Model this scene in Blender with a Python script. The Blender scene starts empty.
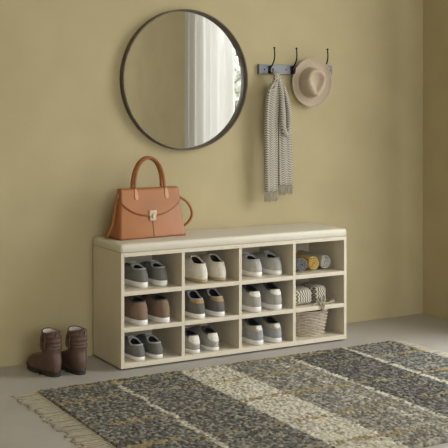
import bpy, bmesh, math, random
import numpy as np
from mathutils import Vector, Matrix, noise
random.seed(7)
PI = math.pi
sc = bpy.context.scene
COL = sc.collection

# ------------------------------------------------------------------ helpers
def srgb(r, g, b):
    f = lambda c: (c/255/12.92) if c/255 <= .04045 else ((c/255+.055)/1.055)**2.4
    return (f(r), f(g), f(b), 1)

def obj(name, bm, mat, parent=None, smooth=False, bevel=0, seg=2, solid=0, sub=0):
    me = bpy.data.meshes.new(name)
    if isinstance(bm, tuple):
        me.from_pydata([tuple(v) for v in bm[0]], [], bm[1])
    else:
        bmesh.ops.recalc_face_normals(bm, faces=bm.faces[:])
        bm.to_mesh(me); bm.free()
    o = bpy.data.objects.new(name, me); COL.objects.link(o)
    mats = mat if isinstance(mat, (list, tuple)) else [mat]
    for m in mats: me.materials.append(m)
    if smooth:
        for p in me.polygons: p.use_smooth = True
    if solid:
        s = o.modifiers.new('solid', 'SOLIDIFY'); s.thickness = solid; s.offset = 0
    if sub:
        s = o.modifiers.new('sub', 'SUBSURF'); s.levels = sub; s.render_levels = sub
    if bevel:
        b = o.modifiers.new('bevel', 'BEVEL'); b.width = bevel; b.segments = seg
        b.limit_method = 'ANGLE'; b.angle_limit = math.radians(40)
        for p in me.polygons: p.use_smooth = True
        w = o.modifiers.new('wn', 'WEIGHTED_NORMAL'); w.keep_sharp = False
    if parent: o.parent = parent
    return o

def tag(o, label, cat, group=None, kind=None):
    o['label'] = label
    o['category'] = cat
    if group: o['group'] = group
    if kind: o['kind'] = kind
    return o

def thing(name, label, cat, loc=(0, 0, 0), rotz=0, group=None):
    o = bpy.data.objects.new(name, None); COL.objects.link(o)
    o.empty_display_size = .05
    o.location = loc; o.rotation_euler = (0, 0, rotz)
    return tag(o, label, cat, group)

def struct(name, bm, m, parent=None, **k):
    o = obj(name, bm, m, parent, **k)
    o['kind'] = 'structure'
    return o

def bx(bm, x0, x1, y0, y1, z0, z1):
    vs = [bm.verts.new((x, y, z)) for x in (x0, x1) for y in (y0, y1) for z in (z0, z1)]
    for f in ((0, 1, 3, 2), (4, 6, 7, 5), (0, 4, 5, 1), (2, 3, 7, 6), (0, 2, 6, 4), (1, 5, 7, 3)):
        bm.faces.new([vs[i] for i in f])
    return bm

def box(*a): return bx(bmesh.new(), *a)

def frames(pts):
    """parallel transported frames along a polyline"""
    pts = [Vector(p) for p in pts]
    T = []
    for i in range(len(pts)):
        a = pts[max(0, i-1)]; b = pts[min(len(pts)-1, i+1)]
        t = (b-a); T.append(t.normalized() if t.length > 1e-9 else Vector((0, 0, 1)))
    n = T[0].orthogonal().normalized(); out = []
    for i, t in enumerate(T):
        n = (n - t*n.dot(t))
        n = n.normalized() if n.length > 1e-6 else t.orthogonal().normalized()
        out.append((pts[i], t, n, t.cross(n)))
    return out

def tube(bm, pts, r, seg=8, caps=True):
    fr = frames(pts); rings = []
    for i, (p, t, n, b) in enumerate(fr):
        rr = r[i] if hasattr(r, '__len__') else r
        rings.append([bm.verts.new(p + (n*math.cos(2*PI*k/seg) + b*math.sin(2*PI*k/seg))*rr) for k in range(seg)])
    for i in range(len(rings)-1):
        for k in range(seg):
            bm.faces.new((rings[i][k], rings[i][(k+1) % seg], rings[i+1][(k+1) % seg], rings[i+1][k]))
    if caps:
        bm.faces.new(rings[0][::-1]); bm.faces.new(rings[-1])
    return bm

def braid(bm, pts, R, r, pitch, n=3, seg=6):
    fr = frames(pts); L = 0; acc = [0]
    for i in range(1, len(fr)):
        L += (fr[i][0]-fr[i-1][0]).length; acc.append(L)
    for k in range(n):
        q = []
        for i, (p, t, nn, b) in enumerate(fr):
            a = 2*PI*(acc[i]/pitch + k/n)
            q.append(p + nn*math.cos(a)*R + b*math.sin(a)*R)
        tube(bm, q, r, seg)
    return bm

def spline(P, n):
    """catmull rom through P, n samples per span"""
    P = [Vector(p) for p in P]
    Q = [P[0]*2-P[1]] + P + [P[-1]*2-P[-2]]
    out = []
    for i in range(1, len(Q)-2):
        a, b, c, d = Q[i-1], Q[i], Q[i+1], Q[i+2]
        for j in range(n):
            t = j/n
            out.append(.5*((2*b)+(c-a)*t+(2*a-5*b+4*c-d)*t*t+(3*b-3*c+d-a)*t**3))
    out.append(P[-1]); return out

def rings_bm(bm, rings, closed=True, cap0=False, cap1=False):
    V = [[bm.verts.new(p) for p in r] for r in rings]
    n = len(V[0])
    for i in range(len(V)-1):
        for k in range(n if closed else n-1):
            bm.faces.new((V[i][k], V[i][(k+1) % n], V[i+1][(k+1) % n], V[i+1][k]))
    if cap0: bm.faces.new(V[0][::-1])
    if cap1: bm.faces.new(V[-1])
    return bm

def lathe(bm, prof, c=(0, 0, 0), seg=32, axis='z', cap=True):
    rings = []
    for r, h in prof:
        ring = []
        for k in range(seg):
            a = 2*PI*k/seg; x, y = r*math.cos(a), r*math.sin(a)
            v = {'z': (x, y, h), 'y': (x, h, y), 'x': (h, x, y)}[axis]
            ring.append(Vector(c)+Vector(v))
        rings.append(ring)
    return rings_bm(bm, rings, True, cap, cap)

# ------------------------------------------------------------------ materials
def mat(name, col, rough=.6, metal=0, var=0, vscale=20, bump=0, bscale=200, spec=.5, stretch=None, col2=None,
        sheen=0, coords='Object'):
    m = bpy.data.materials.new(name); m.use_nodes = True
    nt = m.node_tree; N = nt.nodes; Lk = nt.links
    p = N['Principled BSDF']
    p.inputs['Base Color'].default_value = col
    p.inputs['Roughness'].default_value = rough
    p.inputs['Metallic'].default_value = metal
    p.inputs['Specular IOR Level'].default_value = spec
    if sheen: p.inputs['Sheen Weight'].default_value = sheen
    tc = N.new('ShaderNodeTexCoord'); mp = N.new('ShaderNodeMapping')
    Lk.new(tc.outputs[coords], mp.inputs[0])
    if stretch: mp.inputs['Scale'].default_value = stretch
    if var or col2:
        nz = N.new('ShaderNodeTexNoise'); nz.inputs['Scale'].default_value = vscale
        nz.inputs['Detail'].default_value = 5
        Lk.new(mp.outputs[0], nz.inputs['Vector'])
        rp = N.new('ShaderNodeValToRGB')
        rp.color_ramp.elements[0].position = .32; rp.color_ramp.elements[1].position = .68
        c2 = col2 or tuple(max(0, min(1, c*(1+var))) for c in col[:3])+(1,)
        c1 = col if col2 else tuple(c*(1-var) for c in col[:3])+(1,)
        rp.color_ramp.elements[0].color = c1; rp.color_ramp.elements[1].color = c2
        Lk.new(nz.outputs[0], rp.inputs[0]); Lk.new(rp.outputs[0], p.inputs['Base Color'])
    if bump:
        nb = N.new('ShaderNodeTexNoise'); nb.inputs['Scale'].default_value = bscale
        nb.inputs['Detail'].default_value = 4
        Lk.new(mp.outputs[0], nb.inputs['Vector'])
        b = N.new('ShaderNodeBump'); b.inputs['Strength'].default_value = bump; b.inputs['Distance'].default_value = .002
        Lk.new(nb.outputs[0], b.inputs['Height']); Lk.new(b.outputs[0], p.inputs['Normal'])
    return m

def knit_mat(name, c1, c2, sx, sz, rough=.9, amp=1.9, upright=False):
    """zig-zag (herringbone) knit from object coordinates x and z"""
    m = bpy.data.materials.new(name); m.use_nodes = True
    nt = m.node_tree; N = nt.nodes; Lk = nt.links
    p = N['Principled BSDF']; p.inputs['Roughness'].default_value = rough; p.inputs['Specular IOR Level'].default_value = .1
    tc = N.new('ShaderNodeTexCoord'); s = N.new('ShaderNodeSeparateXYZ'); Lk.new(tc.outputs['Object'], s.inputs[0])
    def math_(op, a, b=None):
        n = N.new('ShaderNodeMath'); n.operation = op
        for i, v in enumerate((a, b)):
            if v is None: continue
            if isinstance(v, (int, float)): n.inputs[i].default_value = v
            else: Lk.new(v, n.inputs[i])
        return n.outputs[0]
    xy = math_('ADD', s.outputs[0], math_('MULTIPLY', s.outputs[1], .6))
    across, along = (s.outputs[2], xy) if upright else (xy, s.outputs[2])
    tri = math_('MULTIPLY', math_('PINGPONG', math_('MULTIPLY', across, sx), .5), amp)
    ph = math_('ADD', tri, math_('MULTIPLY', along, sz))
    w = math_('PINGPONG', ph, .5)
    rp = N.new('ShaderNodeValToRGB'); rp.color_ramp.elements[0].position = .12; rp.color_ramp.elements[1].position = .36
    rp.color_ramp.elements[0].color = c1; rp.color_ramp.elements[1].color = c2
    Lk.new(w, rp.inputs[0]); Lk.new(rp.outputs[0], p.inputs['Base Color'])
    b = N.new('ShaderNodeBump'); b.inputs['Strength'].default_value = .6; b.inputs['Distance'].default_value = .003
    Lk.new(w, b.inputs['Height']); Lk.new(b.outputs[0], p.inputs['Normal'])
    return m

M = {}
M['wall'] = mat('wall_paint', srgb(181, 167, 130), .85, var=.05, vscale=3.5, bump=.12, bscale=60, spec=.2)
M['ceiling'] = mat('ceiling_paint', srgb(225, 220, 205), .9, var=.02, bump=.05)
M['floor'] = mat('floor_concrete', srgb(174, 168, 160), .5, var=.045, vscale=4, bump=.05, bscale=90, spec=.35)
M['bench'] = mat('bench_laminate', srgb(212, 201, 179), .5, var=.02, vscale=14, bump=.03, bscale=120, spec=.35, stretch=(4, 4, .5))
M['bench_in'] = mat('bench_back_board', srgb(196, 184, 162), .6, var=.02, vscale=14, spec=.3, stretch=(4, 4, .5))
M['cushion'] = mat('cushion_vinyl', srgb(216, 208, 190), .5, var=.02, vscale=12, bump=.1, bscale=140, spec=.35)
M['black'] = mat('black_plastic', srgb(25, 25, 25), .6, var=.1)
M['bronze'] = mat('dark_bronze', srgb(92, 81, 64), .55, metal=.15, var=.15, vscale=30)
M['mirror'] = mat('mirror_glass', (.80, .80, .79, 1), .0, metal=1)
M['steel'] = mat('brushed_steel', srgb(122, 122, 125), .5, metal=.2, var=.06, vscale=40, bump=.05, stretch=(1, 1, 20))
M['hook'] = mat('black_iron', srgb(30, 26, 24), .4, metal=.6, var=.1)
M['felt'] = mat('hat_felt', srgb(186, 168, 146), .95, var=.04, vscale=60, bump=.25, bscale=500, spec=.1, sheen=.2)
M['leather'] = mat('tan_leather', srgb(162, 103, 56), .42, var=.06, vscale=9, bump=.1, bscale=350, spec=.45)
M['leather_dk'] = mat('tan_leather_edge', srgb(122, 70, 38), .5, var=.08, vscale=40)
M['leather_gloss_tint'] = mat('tan_leather_tab_gloss_tint', srgb(196, 142, 98), .35, var=.05, vscale=30)  # tab leather made lighter, its gloss is put into the colour
M['gold'] = mat('pale_brass', srgb(200, 184, 156), .35, metal=.7, var=.05)
M['scarf'] = knit_mat('scarf_knit', srgb(118, 110, 99), srgb(200, 192, 177), 44, 84, amp=2.6)
M['scarf_yarn'] = mat('scarf_yarn', srgb(175, 166, 150), .95, var=.1, spec=.1)
M['pouch'] = knit_mat('chevron_knit', srgb(98, 90, 78), srgb(210, 202, 184), 52, 74, amp=1.0, upright=True)
M['wicker'] = mat('wicker_cane', srgb(186, 172, 152), .7, var=.16, vscale=60, bump=.2)
M['boot'] = mat('boot_leather', srgb(90, 68, 57), .5, var=.14, vscale=18, bump=.2, bscale=200, spec=.35)
M['boot_sole'] = mat('boot_rubber', srgb(48, 44, 38), .75, var=.08)
M['shearling'] = mat('shearling', srgb(190, 184, 176), 1, var=.12, vscale=150, bump=.5, bscale=300, spec=.1)
M['buckle'] = mat('buckle_metal', srgb(120, 108, 92), .35, metal=.9)
M['yarn'] = mat('fringe_yarn', srgb(172, 163, 142), .95, var=.08, vscale=60, spec=.1)
M['leaf'] = mat('tree_leaf_hazed', srgb(176, 180, 170), .7, var=.3, vscale=6)  # greyed and paled so the haze sits in the leaf colour
M['bark'] = mat('tree_bark', srgb(98, 84, 68), .9, var=.2)
M['frame'] = mat('white_frame', srgb(232, 230, 224), .45, var=.02)
M['ground'] = mat('outdoor_paving', srgb(150, 148, 140), .9, var=.1, vscale=2)

def glass_mat():
    m = bpy.data.materials.new('window_glass'); m.use_nodes = True
    N = m.node_tree.nodes; Lk = m.node_tree.links
    N.remove(N['Principled BSDF'])
    t = N.new('ShaderNodeBsdfTransparent'); g = N.new('ShaderNodeBsdfGlossy'); g.inputs['Roughness'].default_value = .02
    x = N.new('ShaderNodeMixShader'); x.inputs[0].default_value = .06
    Lk.new(t.outputs[0], x.inputs[1]); Lk.new(g.outputs[0], x.inputs[2])
    Lk.new(x.outputs[0], N['Material Output'].inputs[0]); return m
M['glass'] = glass_mat()
def sheer_mat():
    m = bpy.data.materials.new('sheer_curtain'); m.use_nodes = True
    N = m.node_tree.nodes; Lk = m.node_tree.links
    N.remove(N['Principled BSDF'])
    tl = N.new('ShaderNodeBsdfTranslucent'); tl.inputs[0].default_value = (.47, .455, .42, 1)
    df = N.new('ShaderNodeBsdfDiffuse'); df.inputs[0].default_value = (.84, .83, .79, 1)
    tr = N.new('ShaderNodeBsdfTransparent')
    a = N.new('ShaderNodeMixShader'); a.inputs[0].default_value = .45
    b = N.new('ShaderNodeMixShader'); b.inputs[0].default_value = .02
    Lk.new(tl.outputs[0], a.inputs[1]); Lk.new(df.outputs[0], a.inputs[2])
    Lk.new(a.outputs[0], b.inputs[1]); Lk.new(tr.outputs[0], b.inputs[2])
    Lk.new(b.outputs[0], N['Material Output'].inputs[0]); return m
M['sheer'] = sheer_mat()

# ------------------------------------------------------------------ room
WY, WX = .335, 2.015
XL, YF, ZC = -3.0, -6.6, 2.75
struct('floor', box(XL-.1, WX+.45, YF-.1, WY+.12, -.1, 0), M['floor'])
struct('ceiling', box(XL-.1, WX+.45, YF-.1, WY+.12, ZC, ZC+.1), M['ceiling'])
struct('wall_back', box(XL-.1, WX+.3, WY, WY+.12, 0, ZC), M['wall'])
struct('wall_left', box(XL-.1, XL, YF, WY, 0, ZC), M['wall'])
# right wall with a tall window; further from the corner the wall steps back
W0, W1, WZ0, WZ1 = -2.3, -.30, .12, 2.5
bm = bmesh.new()
bx(bm, WX, WX+.14, W1, WY, 0, ZC); bx(bm, WX, WX+.14, -3.43, W0, 0, ZC)
bx(bm, WX, WX+.14, W0, W1, 0, WZ0); bx(bm, WX, WX+.14, W0, W1, WZ1, ZC)
bx(bm, WX+.14, WX+.3, -3.43, -3.3, 0, ZC); bx(bm, WX+.22, WX+.36, YF, -3.43, 0, ZC)
struct('wall_right', bm, M['wall'])
# front wall (behind the camera) with an unseen wide window added for fill light
FX0, FX1, FZ0, FZ1 = -2.75, 1.0, .7, 2.5
bm = bmesh.new()
bx(bm, XL, FX0, YF-.1, YF, 0, ZC); bx(bm, FX1, WX+.3, YF-.1, YF, 0, ZC)
bx(bm, FX0, FX1, YF-.1, YF, 0, FZ0); bx(bm, FX0, FX1, YF-.1, YF, FZ1, ZC)
struct('wall_front', bm, M['wall'])

def window_x(name, x, y0, y1, z0, z1):
    r = bpy.data.objects.new(name, None); COL.objects.link(r); r.location = (x, (y0+y1)/2, z0); r['kind'] = 'structure'
    cy = (y0+y1)/2; h = z1-z0; w = (y1-y0)/2
    b = bmesh.new(); t = .05
    bx(b, 0, .05, -w, -w+t, 0, h); bx(b, 0, .05, w-t, w, 0, h)
    bx(b, 0, .05, -w+t, w-t, 0, t); bx(b, 0, .05, -w+t, w-t, h-t, h); bx(b, .003, .047, -.02, .02, t, h-t)
    f = obj('window_frame', b, M['frame'], r)
    b = bmesh.new()
    bx(b, .022, .027, -w+t, -.02, t, h-t); bx(b, .022, .027, .02, w-t, t, h-t)
    obj('window_pane', b, M['glass'], r)
window_x('window_1', WX+.07, W0, W1, WZ0, WZ1)
r = bpy.data.objects.new('fill_window', None); COL.objects.link(r); r.location = ((FX0+FX1)/2, YF-.07, FZ0); r['kind'] = 'structure'  # unseen window, added to let fill daylight in from the front
b = bmesh.new(); w = (FX1-FX0)/2; h = FZ1-FZ0; t = .05
bx(b, -w, -w+t, 0, .05, 0, h); bx(b, w-t, w, 0, .05, 0, h); bx(b, -w+t, w-t, 0, .05, 0, t); bx(b, -w+t, w-t, 0, .05, h-t, h)
bx(b, -.02, .02, 0, .05, t, h-t)
obj('window_frame', b, M['frame'], r)
b = bmesh.new(); bx(b, -w+t, -.02, .022, .027, t, h-t); bx(b, .02, w-t, .022, .027, t, h-t)
obj('window_pane', b, M['glass'], r)

def curtain(name, y0, y1, label, seed):
    rnd = random.Random(seed); n = 150
    z0, z1 = .02, 2.6; prof = []
    ph = rnd.random()*6
    for i in range(n+1):
        s = i/n; y = y0+(y1-y0)*s
        prof.append((y, .028*math.sin(s*2*PI*(y1-y0)/.115+ph+.8*math.sin(s*9))+.008*math.sin(s*61)))
    rings = []
    for j in range(13):
        z = z0+(z1-z0)*j/12; k = 1-.45*j/12
        rings.append([(WX-.085+dx*k, y, z) for y, dx in prof])
    bm = bmesh.new(); rings_bm(bm, rings, closed=False)
    return obj(name, bm, M['sheer'], smooth=True)
c = curtain('curtain', -2.43, -1.69, '', 2)
tag(c, 'white sheer curtain seen in the mirror, drawn to the far side of the window', 'curtain', 'sheer curtains')
c = curtain('curtain', -.42, -.12, '', 5)
tag(c, 'white sheer curtain gathered at the window side nearest the room corner', 'curtain', 'sheer curtains')
rod = thing('curtain_rod', 'thin rod above the window carrying the sheer curtains', 'curtain rod', (WX-.085, -1.25, 2.61))
b = bmesh.new(); tube(b, [(0, -1.2, 0), (0, 1.2, 0)], .01, 10); obj('rod', b, M['bronze'], rod)
for s in (-1, 1):
    b = bmesh.new(); bx(b, -.005, .085, s*1.1-.008, s*1.1+.008, -.008, .008); obj('bracket', b, M['bronze'], rod)

# tree and ground outside the window
struct('ground', box(WX+.46, 14, -9, 6, -.2, -.1), M['ground'])
tr = thing('tree', 'leafy tree outside the window, leaves coloured pale as if hazed, seen only in the mirror', 'tree', (3.45, -4.15, -.1))
b = bmesh.new(); tube(b, [(0, 0, 0), (.03, .02, .6), (0, .05, 1.3)], [.05, .04, .02], 8); obj('trunk', b, M['bark'], tr)
b = bmesh.new(); rl = random.Random(3)
for i in range(5200):
    d = Vector((rl.gauss(0, 1), rl.gauss(0, 1), rl.gauss(0, 1))).normalized()*rl.random()**.4
    c = Vector((d.x*.45, d.y*.85, .98+d.z*.84))
    u = Vector((rl.gauss(0, 1), rl.gauss(0, 1), rl.gauss(0, 1))).normalized(); v = u.orthogonal().normalized()
    l, wd = .06, .025
    q = [c-u*l, c+v*wd+u.cross(v)*.006, c+u*l, c-v*wd+u.cross(v)*.006]
    b.faces.new([b.verts.new(p) for p in q])
obj('foliage', b, M['leaf'], tr)

# ------------------------------------------------------------------ shoe bench
BL, BD, BH = 1.237, .324, .524
bench = thing('shoe_bench', 'cream wooden shoe bench with twelve open cubbies and a padded seat against the wall', 'bench', (0, 0, 0))
z0 = .008
t = .016
for nm, a in (('side_panel', (0, t, 0, BD, z0, BH)), ('side_panel', (BL-t, BL, 0, BD, z0, BH)),
              ('top_panel', (t, BL-t, 0, BD, BH-.018, BH)), ('bottom_panel', (t, BL-t, 0, BD, z0, .030))):
    obj(nm, box(*a), M['bench'], bench, bevel=.0012)
obj('back_panel', box(t, BL-t, BD-.008, BD, .030, BH-.018), M['bench_in'], bench)
DX = [(.3045, .3205), (.6095, .6255), (.9155, .9315)]
for a, b_ in DX: obj('divider', box(a, b_, .0005, BD-.008, .030, BH-.018), M['bench'], bench, bevel=.001)
SH = [(.331, .351), (.169, .189)]
cols = [(t, .3045), (.3205, .6095), (.6255, .9155), (.9315, BL-t)]
for (a, b_) in cols:
    for (s0, s1) in SH: obj('shelf', box(a, b_, .001, BD-.008, s0, s1), M['bench'], bench, bevel=.001)
for x in (.02, BL-.06):
    for y in (.02, BD-.06): obj('foot', box(x, x+.04, y, y+.04, 0, z0), M['black'], bench)
# cushion: rounded, slightly crowned
def cushion_bm():
    bm = bmesh.new(); rings = []
    H = .039; r = .013; ov = .002
    prof = [(.004, 0), (0, .004), (0, H-r)] + [(r*(1-math.cos(a)), H-r+r*math.sin(a)) for a in [PI/2*i/6 for i in range(1, 7)]] + [(.05, H+.0015), (.12, H+.002)]
    for ins, z in prof:
        x0, x1, y0, y1 = -ov+ins, BL+ov-ins, -ov+ins, BD+ov-ins
        cr = max(.012-ins*.5, .003); ring = []
        for cx, cy, a0 in ((x1-cr, y1-cr, 0), (x0+cr, y1-cr, PI/2), (x0+cr, y0+cr, PI), (x1-cr, y0+cr, 1.5*PI)):
            for i in range(6):
                a = a0+PI/2*i/5; ring.append((cx+cr*math.cos(a), cy+cr*math.sin(a), BH+.0005+z))
        rings.append(ring)
    return rings_bm(bm, rings, True, True, True)
cu = obj('cushion', cushion_bm(), M['cushion'], bench, smooth=True)
cu['label'] = 'smooth cream padded seat cushion'
ZC_ = BH+.0005+.041    # seat top

# ------------------------------------------------------------------ shoes
NR = 40
def lerp(a, b, t): return a+(b-a)*t
def interp(x, P):
    for (a, u), (b, v) in zip(P, P[1:]):
        if x <= b:
            s = (x-a)/(b-a); s = s*s*(3-2*s); return u+(v-u)*s
    return P[-1][1]
def outline(th, L, w, grow=0):
    s = (1-math.cos(th))/2
    hw = interp(s, [(0, .80), (.12, .80), (.35, .76), (.68, 1.0), (.85, .93), (1, .8)])*w/2
    x = math.copysign(abs(math.sin(th))**.68, math.sin(th))*hw
    y = s*L
    x *= 1+grow*2/w; y = (y-L/2)*(1+grow*2/L)+L/2
    return x, y
def sole_bm(L, w, h, grow=.002, lift=.010, z=0):
    bm = bmesh.new(); rings = []
    for g, zz in ((-.004, 0), (0, .003), (grow, h*.45), (grow, h-.004), (grow-.0015, h), (-.004, h)):
        ring = []
        for k in range(NR):
            th = 2*PI*k/NR; x, y = outline(th, L, w, g)
            lf = lift*max(0, (y/L-.72)/.28)**2
            ring.append((x, y, z+zz+lf))
        rings.append(ring)
    return rings_bm(bm, rings, True, True, True)

def shoe_geo(P):
    L, w, hs = P['L'], P['w'], P['hs']
    zh, zs, zt = P['zh'], P['zs'], P['zt']
    c0, c1 = .075*L, .47*L
    def collar(th, ins=0):
        s = (1-math.cos(th))/2
        hw = w*.315*(1-.10*s)
        x = math.copysign(abs(math.sin(th))**.8, math.sin(th))*(hw-ins)
        y = lerp(c0+ins, c1-ins, s)
        z = interp(s, [(0, zh), (.06, zh-.001), (.35, zs), (1, zt)])
        return Vector((x, y, z))
    def surf(th, v, off=0):
        ox, oy = outline(th, L, w, -.001)
        lf = .010*max(0, (oy/L-.72)/.28)**2
        c = collar(th)
        a = (1-math.cos(v*PI/2)); b = math.sin(v*PI/2)
        s = (1-math.cos(th))/2
        a = lerp(v**1.5, a, s)
        b = lerp(v, b**.85, s)
        p = Vector((lerp(ox, c.x, a), lerp(oy, c.y, a), lerp(hs-.003+lf, c.z, b)))
        bulge = math.sin(v*PI)*.0055
        d = Vector((ox, oy-L*.3, 0)); d = d.normalized() if d.length > 0 else d
        return p+d*(bulge+off)
    return collar, surf

def make_shoe(name, P, loc, side, label, group):
    root = thing(name, label, 'shoe', loc, P.get('rz', 0)*side, group)
    L, w, hs = P['L'], P['w'], P['hs']
    collar, surf = shoe_geo(P)
    obj('sole', sole_bm(L, w, hs), P['m_sole'], root, smooth=True)
    # upper
    NV = 9; rings = []
    for j in range(NV+1):
        rings.append([surf(2*PI*k/NR, j/NV) for k in range(NR)])
    top = rings[-1]
    rings.append([Vector((p.x*.97, lerp(p.y, .26*L, .02), p.z+.0022)) for p in top])
    rings.append([collar(2*PI*k/NR, .005)+Vector((0, 0, .001)) for k in range(NR)])
    b = bmesh.new(); rings_bm(b, rings); obj('upper', b, P['m_up'], root, smooth=True)
    # lining
    rings = [[collar(2*PI*k/NR, .005)+Vector((0, 0, .001)) for k in range(NR)]]
    for q, ins in ((.3, .004), (.65, .003), (1, .006)):
        r = []
        for k in range(NR):
            c = collar(2*PI*k/NR, ins); c.z = lerp(c.z, hs+.003, q); r.append(c)
        rings.append(r)
    b = bmesh.new(); rings_bm(b, rings, True, False, True); obj('lining', b, P['m_in'], root, smooth=True)
    # padded collar rim
    b = bmesh.new(); tube(b, [collar(2*PI*k/NR, .002)+Vector((0, 0, .0015)) for k in range(NR+1)], .0042, 8, False)
    obj('collar', b, P.get('m_rim', P['m_up']), root, smooth=True)
    # tongue
    if P.get('tongue'):
        ztp = P['tongue']; b = bmesh.new(); R = []
        for j in range(7):
            q = j/6
            y = lerp(.54*L, .37*L, q); z = lerp(P['zt']-.006, ztp, q**1.15); hw = lerp(.018, .026, q)*(w/.09)
            if j == 6: hw *= .8
            row = []
            for i in range(9):
                s = -1+2*i/8
                row.append((s*hw, y+.012*s*s*(-q), z-.010*abs(s)**2.2*(.6+.4*q)))
            R.append(row)
        rings_bm(b, R, closed=False)
        tg_ = obj('tongue', b, P.get('m_tongue', P['m_in']), root, smooth=True, solid=.005)
        # laces
        b = bmesh.new()
        for j in range(4):
            y = lerp(.47, .64, j/3)*L; hw = .019*(w/.09)
            zc = surf(PI, 1).z+.004 - .018*((y/L-.5)/.14)*.5 if y > .5*L else surf(PI, 1).z+.008
            pts = [(hw*s, y-.004*math.cos(s*2), zc-.006*s*s) for s in (-1, -.6, -.2, .2, .6, 1)]
            tube(b, pts, .0022, 6)
        obj('laces', b, P['m_lace'], tg_, smooth=True)
    for (half, v0, v1, m, nm) in P.get('tabs', ()):
        b = bmesh.new(); R = []; n = 14
        for j in range(6):
            v = lerp(v0, v1, j/5); row = []
            for i in range(n+1):
                s = -1+2*i/n; th = math.radians(half)*s*(1.0 if v1 > .95 else 1)
                vv = v + (1-v)*.45*abs(s)**2 if v0 > .3 else v
                row.append(surf(th % (2*PI), min(vv, 1), .0016) + Vector((0, 0, .0016 if vv > .98 else 0)))
            R.append(row)
        rings_bm(b, R, closed=False)
        obj(nm, b, m, root, smooth=True, solid=.0015)
    return root

def fab(n, c, **k): return mat(n, srgb(*c), k.get('rough', .85), var=.08, vscale=80, bump=.3, bscale=600, spec=.2)
white_rub = mat('white_rubber', srgb(238, 234, 228), .5, var=.02)
tan_rub = mat('tan_rubber', srgb(172, 150, 118), .6, var=.04)
f_dgrey = fab('canvas_slate', (118, 117, 112)); f_brown = fab('nubuck_brown', (134, 112, 94))
f_char = fab('canvas_charcoal', (112, 110, 105)); f_cream = fab('leather_cream', (218, 210, 194))
f_dark2 = fab('canvas_graphite', (108, 104, 98)); f_lgrey = fab('canvas_silver', (182, 178, 170))
f_mgrey = fab('mesh_grey', (166, 162, 154)); f_bgrey = fab('canvas_blue_grey', (154, 155, 154))
f_white = fab('leather_white', (225, 220, 208)); f_tan = fab('suede_tan', (166, 136, 98))
f_beige = fab('suede_beige', (174, 164, 146)); f_black = fab('lining_black', (38, 35, 33))
f_lin = fab('lining_light_grey', (168, 168, 168)); f_lind = fab('lining_dark_grey', (80, 78, 76))
lace_w = fab('lace_grey', (190, 188, 182))
base = dict(L=.262, w=.090, hs=.026, zh=.084, zs=.062, zt=.074, tongue=.100, m_sole=white_rub, m_lace=lace_w)
def K(**k): d = dict(base); d.update(k); return d
KINDS = {
 'slate': K(m_up=f_dgrey, m_in=f_black, m_tongue=f_lin, m_rim=f_lin, zh=.083, zs=0.078, zt=0.096, tongue=0.096),
 'brown': K(m_up=f_brown, m_in=f_black, m_tongue=f_lind, m_rim=f_lind, w=.100, zh=.103, zs=0.099, zt=0.118, tongue=0.118, hs=.025, m_lace=f_black),
 'char': K(m_up=f_char, m_in=f_black, m_tongue=f_lin, m_rim=f_lin, w=.088, zh=.068, zs=0.064, zt=0.084, tongue=0.088, hs=.019, L=.25),
 'cream': K(m_up=f_cream, m_in=f_black, m_sole=tan_rub, zh=.084, zs=0.083, zt=0.110, hs=.017, tongue=None, w=.094),
 'graph': K(m_up=f_dark2, m_in=f_black, m_tongue=f_lin, m_rim=f_lin, zh=.088, zs=0.087, zt=0.116, tongue=0.119, hs=.024, w=.096,
            tabs=((75, .74, 1, f_tan, 'heel_collar'),)),
 'grey_tab': K(m_up=f_mgrey, m_in=f_black, m_tongue=f_lind, m_rim=f_lind, zh=.080, zs=0.076, zt=0.094, tongue=0.097, hs=.018, w=.088, L=.25,
            tabs=((48, .42, 1, f_white, 'heel_tab'),)),
 'silver': K(m_up=f_lgrey, m_in=f_black, m_tongue=f_lin, m_rim=f_lin, zh=.080, zs=0.076, zt=0.096, tongue=0.095, hs=.024, w=.094),
 'tall_grey': K(m_up=f_mgrey, m_in=f_black, m_tongue=f_lind, m_rim=f_lind, zh=.097, zs=0.095, zt=0.122, tongue=0.122, hs=.027, w=.100, m_lace=f_black,
            tabs=((50, .66, 1, f_white, 'heel_tab'),)),
 'two_tone': K(m_up=f_bgrey, m_in=f_black, m_tongue=f_lind, m_rim=f_lind, zh=.090, zs=0.087, zt=0.113, tongue=0.114, hs=.024, w=.096, m_lace=f_black,
            tabs=((100, .60, 1, f_beige, 'heel_collar'), (24, .72, 1, f_white, 'heel_tab'))),
}
S1, S2, S3 = .351, .189, .030
PAIRS = [  # kind, z, (xA, yA), (xB, yB), description
 ('slate', S1, (.138, .045), (.237, .045), 'slate grey sneaker with white sole in the top left cubby', 'slate grey sneakers'),
 ('brown', S2, (.115, .004), (.227, .004), 'brown nubuck sneaker with white sole in the middle left cubby', 'brown sneakers'),
 ('char', S3, (.104, .006), (.194, .006), 'low charcoal sneaker with white sole in the bottom left cubby', 'low charcoal sneakers'),
 ('cream', S1, (.438, .025), (.541, .030), 'cream leather slip-on with tan sole in the second top cubby', 'cream slip-on shoes'),
 ('graph', S2, (.411, .004), (.517, .004), 'dark grey sneaker with tan heel collar in the second middle cubby', 'dark grey tan-collared sneakers'),
 ('grey_tab', S3, (.387, .006), (.489, .008), 'small grey sneaker with white heel tab in the second bottom cubby', 'small grey sneakers with white heel tabs'),
 ('silver', S1, (.749, .044), (.863, .042), 'light grey sneaker with white sole in the third top cubby', 'light grey sneakers'),
 ('tall_grey', S2, (.719, .004), (.836, .004), 'tall grey sneaker with black lining and white heel tab in the third middle cubby', 'tall grey sneakers'),
 ('two_tone', S3, (.732, .004), (.836, .004), 'blue grey sneaker with beige collar in the third bottom cubby', 'blue grey two-tone sneakers'),
]
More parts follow.
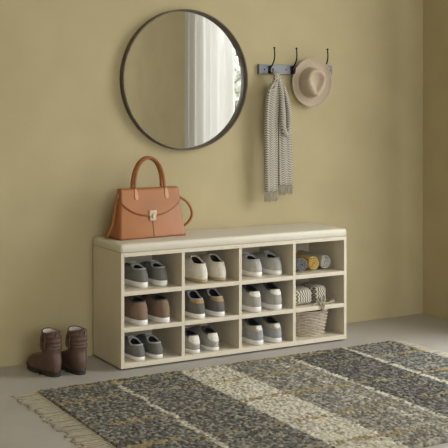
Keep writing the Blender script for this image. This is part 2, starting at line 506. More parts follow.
for kd, z, A, B, ds, grp in PAIRS:
    P = dict(KINDS[kd])
    make_shoe('shoe', P, (A[0], A[1], z+.0003), 1, 'left-hand '+ds, grp)
    make_shoe('shoe', P, (B[0], B[1], z+.0003), -1, 'right-hand '+ds, grp)

# ------------------------------------------------------------------ rolled towels
def make_towel(name, m, loc, label, r0, Lt, seed):
    rnd = random.Random(seed); turns = 3.0; n = 130; th = r0/(turns+.35)
    root = None; path = []
    for i in range(n+1):
        a = 2*PI*turns*i/n; r = th*.35+(r0-th*.35-th*.42)*i/n
        r *= 1+.03*math.sin(a*2+seed)
        path.append((r*math.cos(a+2.4), r*math.sin(a+2.4)))
    bm = bmesh.new(); hw = th*.29
    ys = [0, .004, .02]+[Lt*i/6 for i in range(1, 6)]+[Lt-.004, Lt]
    rings = []
    for i, (x, z) in enumerate(path):
        a = path[max(0, i-1)]; b = path[min(n, i+1)]
        tx, tz = b[0]-a[0], b[1]-a[1]; l = math.hypot(tx, tz) or 1; nx, nz = -tz/l, tx/l
        ring = []
        bulge = .004*(1-i/n)
        for j, y in enumerate(ys):
            e = .55 if j in (0, len(ys)-1) else 1
            ring.append((x+nx*hw*e, y-bulge*(j < 3), z+nz*hw*e))
        for j in range(len(ys)-1, -1, -1):
            e = .55 if j in (0, len(ys)-1) else 1
            ring.append((x-nx*hw*e, ys[j]-bulge*(j < 3), z-nz*hw*e))
        rings.append(ring)
    rings_bm(bm, rings, True, True, True)
    o = obj(name, bm, m, smooth=True); o.location = loc
    return tag(o, label, 'towel', 'rolled towels in the top right cubby')
tw = lambda n, c: mat(n, srgb(*c), .95, var=.12, vscale=120, bump=.8, bscale=500, spec=.1)
make_towel('rolled_towel', tw('towel_grey', (122, 121, 119)), (.996, .045, .351+.0385), 'blue-grey rolled towel, leftmost of three in the top right cubby', .038, .24, 1)
make_towel('rolled_towel', tw('towel_mustard', (198, 166, 98)), (1.078, .060, .351+.0385), 'mustard yellow rolled towel between two grey ones in the top right cubby', .038, .235, 2)
make_towel('rolled_towel', tw('towel_pale', (188, 184, 174)), (1.1575, .070, .351+.0375), 'pale grey rolled towel, rightmost of three in the top right cubby', .037, .225, 4)

# ------------------------------------------------------------------ knitted bundles
def bundle(name, x0, x1, y0, y1, h, label, tassels, seed):
    cx, w, d = (x0+x1)/2, (x1-x0)/2, (y1-y0)/2
    root = thing(name, label, 'knitwear', (cx, (y0+y1)/2, .1893), 0, 'folded chevron knits in the middle right cubby')
    bm = bmesh.new(); rings = []; n = 48; rnd = random.Random(seed)
    for j in range(15):
        q = j/14; a = -PI/2+PI*q
        zz = h/2+h/2*math.copysign(abs(math.sin(a))**.55, math.sin(a)); k = max(.02, abs(math.cos(a))**.38)
        ring = []
        for i in range(n):
            t_ = 2*PI*i/n
            x = math.copysign(abs(math.cos(t_))**.55, math.cos(t_))*w*k*(1+.02*math.sin(3*t_+seed))
            y = math.copysign(abs(math.sin(t_))**.55, math.sin(t_))*d*k
            fold = 1-.035*math.exp(-((zz-h*.5)/.006)**2)
            ring.append((x*fold, y*fold, zz+.003*math.sin(x*60+seed)))
        rings.append(ring)
    # keep the bottom flat
    rings = [[(x, y, max(z, 0)) for x, y, z in r] for r in rings]
    rings_bm(bm, rings, True, True, True)
    obj('knit_fold', bm, M['pouch'], root, smooth=True)
    if tassels:
        b = bmesh.new()
        for pts in tassels:
            P = spline([(p[0]-cx, p[1]-(y0+y1)/2, p[2]-.189) for p in pts], 8)
            braid(b, P, .0022, .0024, .016, 2, 6)
            e = P[-1]
            for q in range(6):
                a = 2*PI*q/6
                tube(b, [e, e+Vector((.004*math.cos(a), .003*math.sin(a)-.003, .004*math.sin(a)-.004)),
                         e+Vector((.009*math.cos(a), -.006, .004*math.sin(a)-.012))], .0014, 5)
        obj('tassel_cord', b, M['yarn'], root, smooth=True)
    return root
bundle('folded_knit', .945, 1.070, .035, .20, .084, 'cream and grey chevron knit, left one of two folded in the middle right cubby', None, 1)
zs_ = .1905+.003
bundle('folded_knit', 1.077, 1.166, .055, .20, .088, 'chevron knit with a tasselled cord, right one of two in the middle right cubby',
       [[(1.10, .056, .215), (1.09, .035, .203), (1.125, .020, zs_+.001), (1.155, .022, zs_+.002), (1.180, .03, zs_+.004), (1.185, .04, zs_+.010), (1.165, .035, zs_+.004)],
        [(1.12, .056, .22), (1.105, .03, .205), (1.085, .012, zs_), (1.078, -.003, .192), (1.082, -.006, .180), (1.086, -.006, .170)],
        [(1.14, .055, .225), (1.13, .035, .206), (1.11, .016, zs_+.003), (1.098, .004, zs_), (1.096, -.005, .187), (1.094, -.006, .176)],
        [(1.09, .054, .205), (1.075, .03, .195+.002), (1.06, .022, zs_), (1.045, .018, zs_)]], 2)

# ------------------------------------------------------------------ wicker basket
BX, BY = 1.070, .134
bk = thing('wicker_basket', 'round tapered wicker basket standing in the bottom right cubby', 'basket', (BX, BY, .0303))
rb, rt_, hb = .095, .119, .128
NS = 22
rad = lambda z: lerp(rb, rt_, z/hb)
b = bmesh.new()
rows = 15
for j in range(rows):
    z = .005+(hb-.012)*j/(rows-1); pts = []
    n = NS*4
    for i in range(n+1):
        a = 2*PI*i/n; r = rad(z)+.0042*math.cos(a*NS/2+PI*j)
        pts.append((r*math.cos(a), r*math.sin(a), z))
    tube(b, pts, .0042, 5, False)
obj('woven_side', b, M['wicker'], bk, smooth=True)
b = bmesh.new()
for i in range(NS):
    a = 2*PI*(i+.5)/NS
    tube(b, [(rad(z)*math.cos(a), rad(z)*math.sin(a), z) for z in (.003, hb*.5, hb-.002)], .0024, 6)
obj('stakes', b, M['wicker'], bk, smooth=True)
b = bmesh.new(); braid(b, [(rt_*math.cos(2*PI*i/96), rt_*math.sin(2*PI*i/96), hb-.003) for i in range(97)], .0025, .003, .03, 2)
obj('rim', b, M['wicker'], bk, smooth=True)
b = bmesh.new(); lathe(b, [(rb+.001, 0), (rb+.001, .006), (rb-.002, .007)], seg=40); obj('basket_base', b, M['wicker'], bk)
b = bmesh.new(); lathe(b, [(rb-.005, .008), (rt_-.006, hb-.008)], seg=40, cap=False); obj('inner_wall', b, M['wicker'], bk, smooth=True)

# ------------------------------------------------------------------ handbag
bag = thing('handbag', 'tan leather handbag with braided handles and a gold clasp standing on the bench seat', 'handbag', (.220, .193, ZC_+.0003), math.radians(4.5))
HB = .223; WB, WT, DB, DT = .180, .153, .068, .020
def bw(q): return lerp(WB, WT, q**.9)
def bd(q): return lerp(DB, DT, q**1.05)
bm = bmesh.new(); rings = []
def rrect(hw, hd, cr, z, dent=0, n=7):
    ring = []
    cr = min(cr, hd*.95)
    for cx, cy, a0 in ((hw-cr, hd-cr, 0), (-hw+cr, hd-cr, PI/2), (-hw+cr, -hd+cr, PI), (hw-cr, -hd+cr, 1.5*PI)):
        for i in range(n):
            a = a0+PI/2*i/(n-1); ring.append([cx+cr*math.cos(a), cy+cr*math.sin(a), z])
        if dent and a0 in (0, PI):   # nothing extra, keep point counts equal
            pass
    # gusset pinch on the short sides
    for p in ring:
        if abs(p[0]) > hw-cr*1.5: p[0] -= math.copysign(dent*(1-abs(p[1])/hd), p[0])
    return [tuple(p) for p in ring]
for q in [0, .006, .02, .045]+[i/12 for i in range(1, 13)]:
    k = 1 if q > .04 else lerp(.985, 1, (q/.045)**.5)
    rings.append(rrect(bw(q)*k, bd(q)*(k if q > .04 else lerp(.97, 1, (q/.045)**.5)), .012, q*HB))
rings.append(rrect(bw(1)-.006, bd(1)-.006, .01, HB+.003))
rings_bm(bm, rings, True, True, True)
obj('bag_body', bm, M['leather'], bag, smooth=True)
# flap
b = bmesh.new(); R = []
for j in range(19):
    row = []
    for i in range(33):
        s = -1+2*i/32
        zend = HB*(.455+.30*abs(s)**2.3)
        if j < 5:
            a = j/4; y = lerp(bd(1)*.8, -bd(1)-.002, a); z = HB+.0065-.002*abs(a-.5)*2; x = s*(WT+.002)
        else:
            a = (j-4)/14; z = lerp(HB+.003, zend, a); q = z/HB; y = -bd(q)-.0042; x = s*(bw(q)+.001)
        row.append((x, y, z))
    R.append(row)
rings_bm(b, R, closed=False)
fl_ = obj('flap', b, M['leather'], bag, smooth=True, solid=.004)
# edge piping of flap
b = bmesh.new(); tube(b, [R[-1][i] for i in range(33)], .0022, 6); obj('flap_piping', b, M['leather_dk'], fl_, smooth=True)
b = bmesh.new()
tube(b, [(0, -bd(z/HB)-.0012, z) for z in (.006, .03, .06, .09, .105)], .0013, 5)
obj('centre_seam', b, M['leather_dk'], bag, smooth=True)
b = bmesh.new()
tube(b, [(x, y, .004) for x, y, z in rrect(WB*.985, DB*.96, .012, 0)]+[(WB*.985, (DB-.012)*.96, .004)], .003, 6)
obj('base_piping', b, M['leather_dk'], bag, smooth=True)
# clasp
cz = HB*.455; b = bmesh.new(); yy = -bd(.47)-.0065
bx(b, -.019, .019, yy-.004, yy+.001, cz-.002, cz+.026)
ob = obj('clasp', b, M['gold'], bag, bevel=.002)
b = bmesh.new(); bx(b, -.016, .016, yy-.005, yy+.003, cz-.022, cz-.0025); bx(b, -.005, .005, yy-.009, yy-.005, cz-.012, cz+.012)
obj('clasp_turn_lock', b, M['gold'], ob, bevel=.0015)
# handles with tabs
for (yo, tilt, hh) in ((-1, .006, .152), (1, -.006, .151)):
    pts = []
    for i in range(49):
        a = PI*i/48; s = -math.cos(a)
        x = s*.080*(1 + .0*abs(s)); z = HB-.004+hh*math.sin(a)**.82
        y = yo*(DT-.002)+tilt*math.sin(a)
        pts.append((x+.002*yo+.005, y, z))
    b = bmesh.new(); braid(b, pts, .0056, .0037, .040, 3)
    hd_ = obj('handle', b, M['leather'], bag, smooth=True)
    b = bmesh.new(); tube(b, pts, .0058, 8); obj('groove_shade_core', b, M['leather_dk'], hd_, smooth=True)  # dark core paints shade into the grooves between strands
    if yo < 0:
        for s in (-1, 1):
            b = bmesh.new()
            zz0 = HB-.045; ring0 = []; out = [(-.006, 0), (.006, 0), (.0105, .014), (.008, .034), (.005, .050), (-.005, .050), (-.008, .034), (-.0105, .014)]
            fr = [b.verts.new((s*.082+.005+x, -bd((zz0+z)/HB)-.0075-.002, zz0+z)) for x, z in out]
            bk_ = [b.verts.new((s*.082+.005+x, -bd((zz0+z)/HB)-.0055, zz0+z)) for x, z in out]
            b.faces.new(fr); b.faces.new(bk_[::-1])
            for i in range(8): b.faces.new((fr[i], bk_[i], bk_[(i+1) % 8], fr[(i+1) % 8]))
            obj('handle_tab', b, M['leather_gloss_tint'], bag, bevel=.001)
# shoulder strap: left ring -> seat -> behind bag -> bulge -> right ring
sp = spline([(-WT-.004, 0, HB*.90), (-WT-.017, -.001, HB*.66), (-WT-.032, 0, HB*.30), (-WT-.047, .004, .030), (-WT-.046, .022, .010),
             (-.16, .078, .0075), (0, .084, .0075), (.15, .080, .012), (.222, .040, .030), (.252, .02, .062), (.252, .005, .102),
             (.222, 0, .150), (WT+.006, 0, HB*.86)], 10)
b = bmesh.new(); braid(b, sp, .0036, .0042, .026, 3); obj('shoulder_strap', b, M['leather'], bag, smooth=True)
for s in (-1, 1):
    b = bmesh.new(); c = Vector((s*(WT+.006), 0, HB*.88))
    tube(b, [c+Vector((.003*math.sin(a), .009*math.cos(a), .009*math.sin(a))) for a in [2*PI*i/20 for i in range(21)]], .0015, 6, False)
    obj('strap_ring', b, M['gold'], bag, smooth=True)

# ------------------------------------------------------------------ mirror
mr = thing('round_mirror', 'large round wall mirror in a thin dark bronze frame above the bench', 'mirror', (.489, WY, 1.310))
b = bmesh.new(); R0 = .348
lathe(b, [(R0-.008, -.006), (R0-.008, -.037), (R0-.0065, -.039), (R0-.0015, -.039), (R0, -.0375), (R0, -.001), (R0-.03, -.001)], seg=128, axis='y', cap=False)
obj('mirror_frame', b, M['bronze'], mr, smooth=True, bevel=0)
b = bmesh.new(); lathe(b, [(R0-.008, -.004), (R0-.008, -.0095)], seg=128, axis='y'); obj('mirror_glass', b, M['mirror'], mr)

# ------------------------------------------------------------------ coat rack
rx0, rx1, rz = .913, 1.372, 1.368
rk = thing('coat_rack', 'grey metal wall rail with three black double hooks beside the mirror', 'coat rack', (rx0, WY, rz))
obj('rail', box(0, rx1-rx0, -.022, -.001, -.0245, .0265), M['steel'], rk, bevel=.002)
for x in (.032, .445, .165):
    b = bmesh.new(); lathe(b, [(.0005, -.0255), (.0035, -.0245), (.0045, -.0215)], c=(x, 0, 0), seg=14, axis='y'); obj('screw', b, M['hook'], rk, smooth=True)
HX = (.062, .198, .394)
for x in HX:
    b = bmesh.new(); bx(b, x-.007, x+.007, -.027, -.0215, -.020, .020)
    up = spline([(x, -.026, .004), (x, -.042, .016), (x, -.064, .040), (x, -.073, .070), (x, -.070, .106)], 6)
    tube(b, up, [lerp(.0044, .0033, i/(len(up)-1)) for i in range(len(up))], 8)
    lathe(b, [(.0002, .0055), (.0045, .004), (.0062, 0), (.0045, -.004), (.0002, -.0055)], c=(x, -.070, .110), seg=12)
    lo = spline([(x, -.026, -.006), (x, -.036, -.018), (x, -.048, -.020), (x, -.056, -.010), (x, -.057, .002)], 6)
    tube(b, lo, .0034, 8)
    lathe(b, [(.0002, .004), (.0042, 0), (.0002, -.004)], c=(x, -.057, .004), seg=12)
    obj('hook', b, M['hook'], rk, smooth=True)

# ------------------------------------------------------------------ fedora
hat = thing('fedora_hat', 'beige felt fedora hanging between the second and third hooks', 'hat', (1.220, WY-.045, 1.305))
hat.rotation_euler = (math.radians(90+4), 0, math.radians(-12))   # crown axis (local z) points out of the wall
b = bmesh.new(); rings = []; n = 72
AX, AY = .112, .129      # brim half axes (x, up)
def hpt(r, a, z): return (r[0]*math.cos(a), r[1]*math.sin(a), z)
prof = [(.56, 0.004), (.60, .0015), (.72, 0), (.86, .002), (.96, .007), (1.0, .012), (1.0, .0145), (.96, .0095), (.86, .0045), (.72, .0025)]
for k, z in prof:
    rings.append([hpt((AX*k, AY*k), 2*PI*i/n, z + .004*math.cos(4*PI*i/n)*(k-.5)) for i in range(n)])
crA, crB = .068, .078
def crown_pt(i, q):
    a = 2*PI*i/n
    # front of the hat points down (a = -90 deg) : teardrop pinch towards the front at the top
    k = 1-.20*q**1.6
    rx, ry = crA*k, crB*k
    x, y = rx*math.cos(a), ry*math.sin(a)
    f = .5-.5*math.sin(a)
    x *= 1-.72*q**1.4*f**1.3
    return x, y
H = .078
for q in (0, .12, .3, .5, .68, .82, .92, .98):
    z = .0025+H*math.sin(q*PI/2)**.9 if q else .0025
    rings.append([(*crown_pt(i, q), z) for i in range(n)])
top = rings[-1]
for k, dz in ((.93, .0015), (.82, -.002), (.62, -.010), (.38, -.016), (.12, -.018)):
    rings.append([(x*k, y*k+.004*(1-k), top[0][2]+dz) for x, y, z in top])
rings_bm(b, rings, True, False, True)
obj('hat_felt', b, M['felt'], hat, smooth=True, solid=.002)
b = bmesh.new(); rr = []
for q, z, o_ in ((0, .004, .0012), (.05, .010, .0018), (.10, .016, .0018), (.14, .021, .001)):
    rr.append([(crown_pt(i, q)[0]*1.02, crown_pt(i, q)[1]*1.02, z) for i in range(n)])
rings_bm(b, rr, True)
obj('hat_band', b, M['felt'], hat, smooth=True, solid=.0015)

# ------------------------------------------------------------------ scarf
SX, SY, SZ = .978, WY-.072, 1.352
scf = thing('knitted_scarf', 'long grey and cream knitted scarf hanging from the first hook', 'scarf', (SX, SY, SZ))
def strand(bm, path, widths, thick, seed, n=28, folds=3, amp=.004):
    P = spline(path, 8); W = spline([(w, t_, 0) for w, t_ in zip(widths, thick)], 8)
    rings = []
    for p, wt in zip(P, W):
        w, t_ = wt[0], wt[1]; ring = []
        for i in range(n):
            a = 2*PI*i/n; ca, sa = math.cos(a), math.sin(a)
            x = w/2*math.copysign(abs(ca)**.7, ca); y = t_/2*math.copysign(abs(sa)**.7, sa)
            y += amp*math.sin(folds*PI*ca+seed+p.z*4)*(w/.07)
            ring.append((p.x+x, p.y+y, p.z))
        rings.append(ring)
    return rings_bm(bm, rings, True, True, True)
b = bmesh.new()
# left front strand : gathered at the hook, falls to the lower left
strand(b, [(.003, .012, .004), (.003, -.010, -.010), (.000, -.016, -.045), (-.020, -.018, -.100), (-.030, -.016, -.22), (-.032, -.014, -.42), (-.031, -.014, -.61)],
       [.032, .036, .044, .078, .082, .078, .076], [.018, .026, .030, .034, .030, .026, .022], .3)
# right rear strand
strand(b, [(.012, .010, .000), (.020, .008, -.03), (.034, .012, -.07), (.050, .016, -.115), (.062, .018, -.24), (.072, .020, -.42), (.077, .020, -.585)],
       [.028, .036, .052, .066, .074, .086, .094], [.020, .024, .030, .032, .028, .024, .020], 2.2)
obj('scarf_body', b, M['scarf'], scf, smooth=True)
b = bmesh.new()
# middle loop hanging in front
lp = spline([(.006, -.020, -.040), (.014, -.036, -.10), (.018, -.042, -.19), (.021, -.044, -.27), (.036, -.044, -.315), (.055, -.042, -.300), (.062, -.036, -.22), (.054, -.022, -.13), (.034, -.010, -.06)], 7)
fr = frames(lp); rings = []
for j, (p, t_, nn, bb) in enumerate(fr):
    q = j/(len(fr)-1); side = Vector((t_.z, 0, -t_.x)); side.normalize() if side.length else None
    dep = Vector((0, 1, 0)); hw = .012+.003*math.sin(q*PI); hd2 = .014
    rings.append([p+side*hw*math.cos(a)+dep*hd2*math.sin(a) for a in [2*PI*i/16 for i in range(16)]])
rings_bm(b, rings, True, True, True)
obj('scarf_loop', b, M['scarf'], scf, smooth=True)
b = bmesh.new(); rf = random.Random(9)
for cx, w, y, z, n in ((-.031, .076, -.014, -.607, 22), (.077, .088, .020, -.580, 24)):
    for i in range(n):
        x = cx-w/2+w*(i+.5)/n; l = .045+.012*rf.random()
        tube(b, [(x, y+rf.uniform(-.004, .004), z+.004), (x+rf.uniform(-.003, .003), y+rf.uniform(-.006, .004), z-l*.5),
                 (x+rf.uniform(-.006, .006), y+rf.uniform(-.008, .004), z-l)], [.0022, .0020, .0014], 5)
fo = obj('fringe', b, M['scarf_yarn'], scf, smooth=True); fo['kind'] = 'stuff'

# ------------------------------------------------------------------ boots
def make_boot(loc, rz, label, side):
    root = thing('ankle_boot', label, 'boot', loc, rz, 'brown ankle boots')
    L, w = .250, .092; hs = .022
    def ankle(th, z, grow=0):
        s = (1-math.cos(th))/2
        hw = lerp(.0385, .0405, max(0, (z-.09)/.11)) + grow; y0, y1 = .008-grow-.004*max(0, (z-.09)/.11), .104+grow+.002*max(0, (z-.09)/.11)
        x = math.copysign(abs(math.sin(th))**.85, math.sin(th))*hw
        return Vector((x, lerp(y0, y1, s), z))
    rings = []; NVV = 10
    for j in range(NVV+1):
        v = j/NVV; ring = []
        for k in range(NR):
            th = 2*PI*k/NR; s = (1-math.cos(th))/2
            ox, oy = outline(th, L, w, -.002); c = ankle(th, .098)
            a = lerp(v**1.2, 1-math.cos(v*PI/2), s); bb = lerp(v, math.sin(v*PI/2)**.8, s)
            # instep: long low toe, then a rise to the ankle
            if s > .5:
                e = (s-.5)*2; bb = lerp(bb, .70*math.sin(min(1, v*1.25)*PI/2)+.30*v**3.5, e)
                a = lerp(a, a**.9, e)
            p = Vector((lerp(ox, c.x, a), lerp(oy, c.y, a), lerp(hs-.003, c.z, bb)))
            d = Vector((ox, oy-L*.3, 0)).normalized(); ring.append(p+d*math.sin(v*PI)*.007)
        rings.append(ring)
    def rib(z):
        return .0032*abs(math.sin((z-.128)/.019*PI))**.6 if .128 < z < .185 else 0
    def topz(th, z):  # the top line: notch at the inner side front, higher at the back
        s = (1-math.cos(th))/2
        return z + max(0, (z-.15)/.045)*(.004*math.cos(2*th)+.002)
    zs = [.105, .115, .125, .129]+[.129+.0035*i for i in range(1, 17)]+[.188, .193, .196]
    for z in zs:
        rings.append([(lambda c: Vector((c.x, c.y, topz(2*PI*k/NR, z))))(ankle(2*PI*k/NR, z, rib(z))) for k in range(NR)])
    rings.append([(lambda c: Vector((c.x, c.y, topz(2*PI*k/NR, .1985))))(ankle(2*PI*k/NR, .196, -.003)) for k in range(NR)])
    rings.append([(lambda c: Vector((c.x, c.y, topz(2*PI*k/NR, .195))))(ankle(2*PI*k/NR, .196, -.006)) for k in range(NR)])
    b = bmesh.new(); rings_bm(b, rings); obj('boot_upper', b, M['boot'], root, smooth=True)
    rings = []
    for g, z in ((-.006, .195), (-.008, .19), (-.009, .15), (-.010, .10)):
        rings.append([(lambda c: Vector((c.x, c.y, topz(2*PI*k/NR, z) if z > .15 else z)))(ankle(2*PI*k/NR, z, g)) for k in range(NR)])
    b = bmesh.new(); rings_bm(b, rings, True, False, True); obj('boot_lining', b, M['shearling'], root, smooth=True)
    b = sole_bm(L, w, .012, .003, .006, z=.010)
    s_ = obj('sole', b, M['boot_sole'], root, smooth=True)
    # heel block and forefoot tread reaching the floor
    b = bmesh.new()
    for (ya, yb, zt_) in ((-.01, .34, .012), (.46, .93, .012)):
        ring0 = []
        for k in range(NR):
            x, y = outline(2*PI*k/NR, L, w, .001); y = min(max(y, ya*L), yb*L)
            ring0.append((x, y))
        rings_bm(b, [[(x, y, 0) for x, y in ring0], [(x, y, zt_) for x, y in ring0]], True, True, True)
    obj('heel_block', b, M['boot_sole'], root)
    # strap with buckle round the ankle
    b = bmesh.new(); R = []
    for z in (.118, .121, .129, .132):
        g = .0035 if z in (.121, .129) else .001
        R.append([ankle(2*PI*k/NR, z, g) for k in range(NR)])
    rings_bm(b, R); st_ = obj('ankle_strap', b, M['boot'], root, smooth=True)
    b = bmesh.new(); cx = -side*.046; 
    pts = [(cx-side*.003, .050+dy, .140+dz) for dy, dz in ((-.011, -.014), (.011, -.014), (.011, .014), (-.011, .014), (-.011, -.014))]
    tube(b, pts, .002, 6); tube(b, [(cx-side*.004, .05, .126), (cx-side*.004, .05, .154)], .0016, 6)
    obj('buckle', b, M['buckle'], st_)
    b = bmesh.new()
    for y0_ in (.032, .066):
        tube(b, [(cx+side*.001, y0_, .120), (cx-side*.003, y0_, .14), (cx+side*.001, y0_, .178)], .0035, 6)
    obj('side_strap', b, M['boot'], root, smooth=True)
    # pull loop at the back
    b = bmesh.new(); tube(b, spline([(-.010, .004, .180), (-.010, -.003, .196), (-.006, -.001, .207), (.006, -.001, .207), (.010, -.003, .196), (.010, .004, .180)], 5), .0026, 6)
    obj('pull_loop', b, M['boot'], root, smooth=True)
    root.scale = (1, 1, .97)
    return root
make_boot((-.282, .042, 0), math.radians(9), 'left brown leather ankle boot with buckle straps, farther from the bench', 1)
make_boot((-.176, .022, 0), math.radians(2), 'right brown leather ankle boot, the one nearer the bench side', 1)

# ------------------------------------------------------------------ rug
RX0, RX1, RY0, RY1 = -.450, 1.402, -1.475, -.158
step = .0042; p = .0125
nx, ny = int((RX1-RX0)/step), int((RY1-RY0)/step)
rg = np.random.RandomState(4)
gx, gy = np.meshgrid(np.linspace(RX0, RX1, nx+1), np.linspace(RY0, RY1, ny+1))
ncx, ncy = int((RX1-RX0)/p)+3, int((RY1-RY0)/p)+3
jit = rg.rand(ncx+2, ncy+2, 2); cr = rg.rand(ncx+2, ncy+2); ch = rg.rand(ncx+2, ncy+2); cy2 = rg.rand(ncx+2, ncy+2)
u = (gx-RX0)/p+1; v = (gy-RY0)/p+1
iu, iv = np.floor(u).astype(int), np.floor(v).astype(int)
best = np.full(u.shape, 9.); bi = np.zeros(u.shape, int); bj = np.zeros(u.shape, int)
for di in (-1, 0, 1):
    for dj in (-1, 0, 1):
        a = np.clip(iu+di, 0, ncx+1); c_ = np.clip(iv+dj, 0, ncy+1)
        dd = np.hypot(u-(a+.15+.7*jit[a, c_, 0]), v-(c_+.15+.7*jit[a, c_, 1]))
        m_ = dd < best; best[m_] = dd[m_]; bi[m_] = a[m_]; bj[m_] = c_[m_]
cellx = RX0+(bi-.5)*p; celly = RY0+(bj-.5)*p
hz = .007+.0075*np.sqrt(np.clip(1-(best/.75)**2, 0, 1))*(.7+.5*ch[bi, bj])
def C3(r, g, b_): return np.array(srgb(r, g, b_)[:3])
dark = [C3(84, 81, 75), C3(112, 111, 107), C3(138, 136, 128), C3(98, 92, 80), C3(158, 151, 134)]
darker = [C3(72, 70, 64), C3(98, 96, 92), C3(122, 119, 112), C3(86, 81, 72), C3(142, 136, 122)]
mid = [C3(106, 103, 96), C3(126, 123, 114), C3(150, 146, 134), C3(112, 104, 90), C3(172, 165, 146)]
crm = [C3(196, 189, 170), C3(180, 173, 154), C3(210, 203, 184), C3(150, 144, 130), C3(186, 180, 164)]
R_ = cr[bi, bj]
def pick(pal, wts):
    cs = np.cumsum(wts); idx = np.searchsorted(cs, R_*cs[-1]); idx = np.clip(idx, 0, len(pal)-1)
    return np.array(pal)[idx]
Dk = pick(dark, [3, 3, 2, 2, 1]); Dr = pick(darker, [3, 3, 2, 2, .8]); Md = pick(mid, [2.5, 3, 3, 2, 1.5]); Cr = pick(crm, [3, 3, 3, 1.6, 2])
col = Dk.copy()
def band(x0, x1, arr):
    m_ = (cellx >= x0) & (cellx < x1); col[m_] = arr[m_]
band(-.10, .195, Dk); band(.195, .42, Cr); band(.42, .76, Md); band(.775, 1.09, Dr); band(1.11, 1.5, Dk)
wob = .006*np.sin(celly*23)
for xc, hw, pr in ((-.12, .012, .95), (.765, .011, .85), (1.10, .011, .95), (.665, .007, .45)):
    m_ = (np.abs(cellx-xc-wob*.4) < hw) & (cy2[bi, bj] < pr); col[m_] = Cr[m_]
yel = [C3(156, 136, 92), C3(136, 124, 96), C3(164, 146, 106)]
Yl = pick(yel, [1, 1, 1])
for yc in (-.195, -.40, -.715, -1.02, -1.33):
    wv = .012*np.sin(cellx*5+yc*9)
    m_ = (np.abs(celly-yc-wv) < .018) & (cy2[bi, bj] < .46+.22*np.sin(cellx*7+yc*20)); col[m_] = Yl[m_]
edge = np.minimum(np.minimum(gx-RX0, RX1-gx), np.minimum(gy-RY0, RY1-gy))
hz = np.where(edge < .004, np.minimum(hz, .004), hz)
verts = np.stack([gx.ravel(), gy.ravel(), hz.ravel()], 1)
W_ = nx+1
idx = np.arange((nx+1)*(ny+1)).reshape(ny+1, nx+1)
q = np.stack([idx[:-1, :-1].ravel(), idx[:-1, 1:].ravel(), idx[1:, 1:].ravel(), idx[1:, :-1].ravel()], 1)
# rim and underside
loop = list(idx[0, :])+list(idx[1:, -1])+list(idx[-1, -2::-1])+list(idx[-2:0:-1, 0])
nb = len(verts); low = verts[loop].copy(); low[:, 2] = .0005
verts = np.vstack([verts, low]); n_l = len(loop)
faces = [tuple(int(t_) for t_ in f) for f in q]
for i in range(n_l):
    j = (i+1) % n_l; faces.append((int(loop[j]), int(loop[i]), nb+i, nb+j))
faces.append(tuple(nb+i for i in range(n_l))[::-1])
me = bpy.data.meshes.new('rug'); me.from_pydata([tuple(v_) for v_ in verts.tolist()], [], faces)
ca = me.color_attributes.new('yarn', 'FLOAT_COLOR', 'POINT')
cc = np.ones((len(verts), 4)); cc[:nb, :3] = col.reshape(-1, 3); cc[nb:, :3] = col.reshape(-1, 3)[loop]
ca.data.foreach_set('color', cc.ravel())
for pl in me.polygons: pl.use_smooth = True
m = bpy.data.materials.new('rug_wool'); m.use_nodes = True; N = m.node_tree.nodes; Lk = m.node_tree.links
at = N.new('ShaderNodeAttribute'); at.attribute_name = 'yarn'
pb = N['Principled BSDF']; pb.inputs['Roughness'].default_value = .95; pb.inputs['Specular IOR Level'].default_value = .1
nz = N.new('ShaderNodeTexNoise'); nz.inputs['Scale'].default_value = 400
tcn = N.new('ShaderNodeTexCoord'); Lk.new(tcn.outputs['Object'], nz.inputs['Vector'])
bp = N.new('ShaderNodeBump'); bp.inputs['Strength'].default_value = .5; bp.inputs['Distance'].default_value = .002
Lk.new(nz.outputs[0], bp.inputs['Height']); Lk.new(bp.outputs[0], pb.inputs['Normal'])
Lk.new(at.outputs['Color'], pb.inputs['Base Color'])
rug = bpy.data.objects.new('rug', me); COL.objects.link(rug); me.materials.append(m)
tag(rug, 'nubby wool rug in grey and cream bands with mustard lines on the concrete floor', 'rug')
rf = random.Random(12)
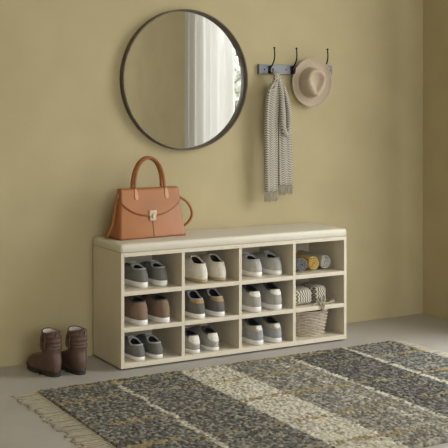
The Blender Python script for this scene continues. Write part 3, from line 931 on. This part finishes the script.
for side in (-1, 1):
    b = bmesh.new(); n = 86; xe = RX0 if side < 0 else RX1
    ln = .105 if side < 0 else .075
    for i in range(n):
        y = RY0+(RY1-RY0)*(i+.5)/n; a = rf.gauss(.0, .12); L_ = ln*rf.uniform(.82, 1.08)
        for k in range(3):
            dy = (k-1)*.0028; sp_ = rf.uniform(-.006, .006)
            x = xe-side*.004
            P = [(x, y+dy*.4, .006), (x+side*L_*.25, y+dy+L_*.25*a, .0035), (x+side*L_*.6, y+dy*1.3+L_*.6*a+sp_*.5, .0028),
                 (x+side*L_, y+dy*1.8+L_*a+sp_, .0026)]
            tube(b, spline(P, 3), .0023, 5)
    fo = obj('fringe', b, M['yarn'], rug, smooth=True); fo['kind'] = 'stuff'
    fo['label'] = 'cream yarn fringe along the short edge'

# ------------------------------------------------------------------ light
wld = bpy.data.worlds.new('World'); sc.world = wld; wld.use_nodes = True
N = wld.node_tree.nodes; Lk = wld.node_tree.links
bg = N['Background']; bg.inputs[0].default_value = (.93, .97, 1.0, 1); bg.inputs[1].default_value = 1.0
def portal(loc, rot, sx, sy):
    l = bpy.data.lights.new('window_daylight', 'AREA'); l.shape = 'RECTANGLE'; l.size = sx; l.size_y = sy
    l.cycles.is_portal = True
    o = bpy.data.objects.new('window_daylight', l); COL.objects.link(o); o.location = loc; o.rotation_euler = rot
portal((WX+.16, (W0+W1)/2, (WZ0+WZ1)/2), (0, PI/2, 0), WZ1-WZ0, W1-W0)
portal(((FX0+FX1)/2, YF-.12, (FZ0+FZ1)/2), (PI/2, 0, 0), FX1-FX0, FZ1-FZ0)  # sky portal of the added fill window

# ------------------------------------------------------------------ camera
cam = bpy.data.cameras.new('camera'); co = bpy.data.objects.new('camera', cam); COL.objects.link(co)
co.location = (-1.9239, -4.3243, 1.2); co.rotation_euler = (PI/2, 0, -.5157)
cam.sensor_width = 36; cam.lens = 1056.5/448*36; cam.shift_y = -122.03/448; cam.clip_end = 100
sc.camera = co
vs = sc.view_settings; vs.view_transform = 'Standard'; vs.look = 'None'; vs.gamma = 1; vs.use_curve_mapping = False
vs.exposure = 2.97
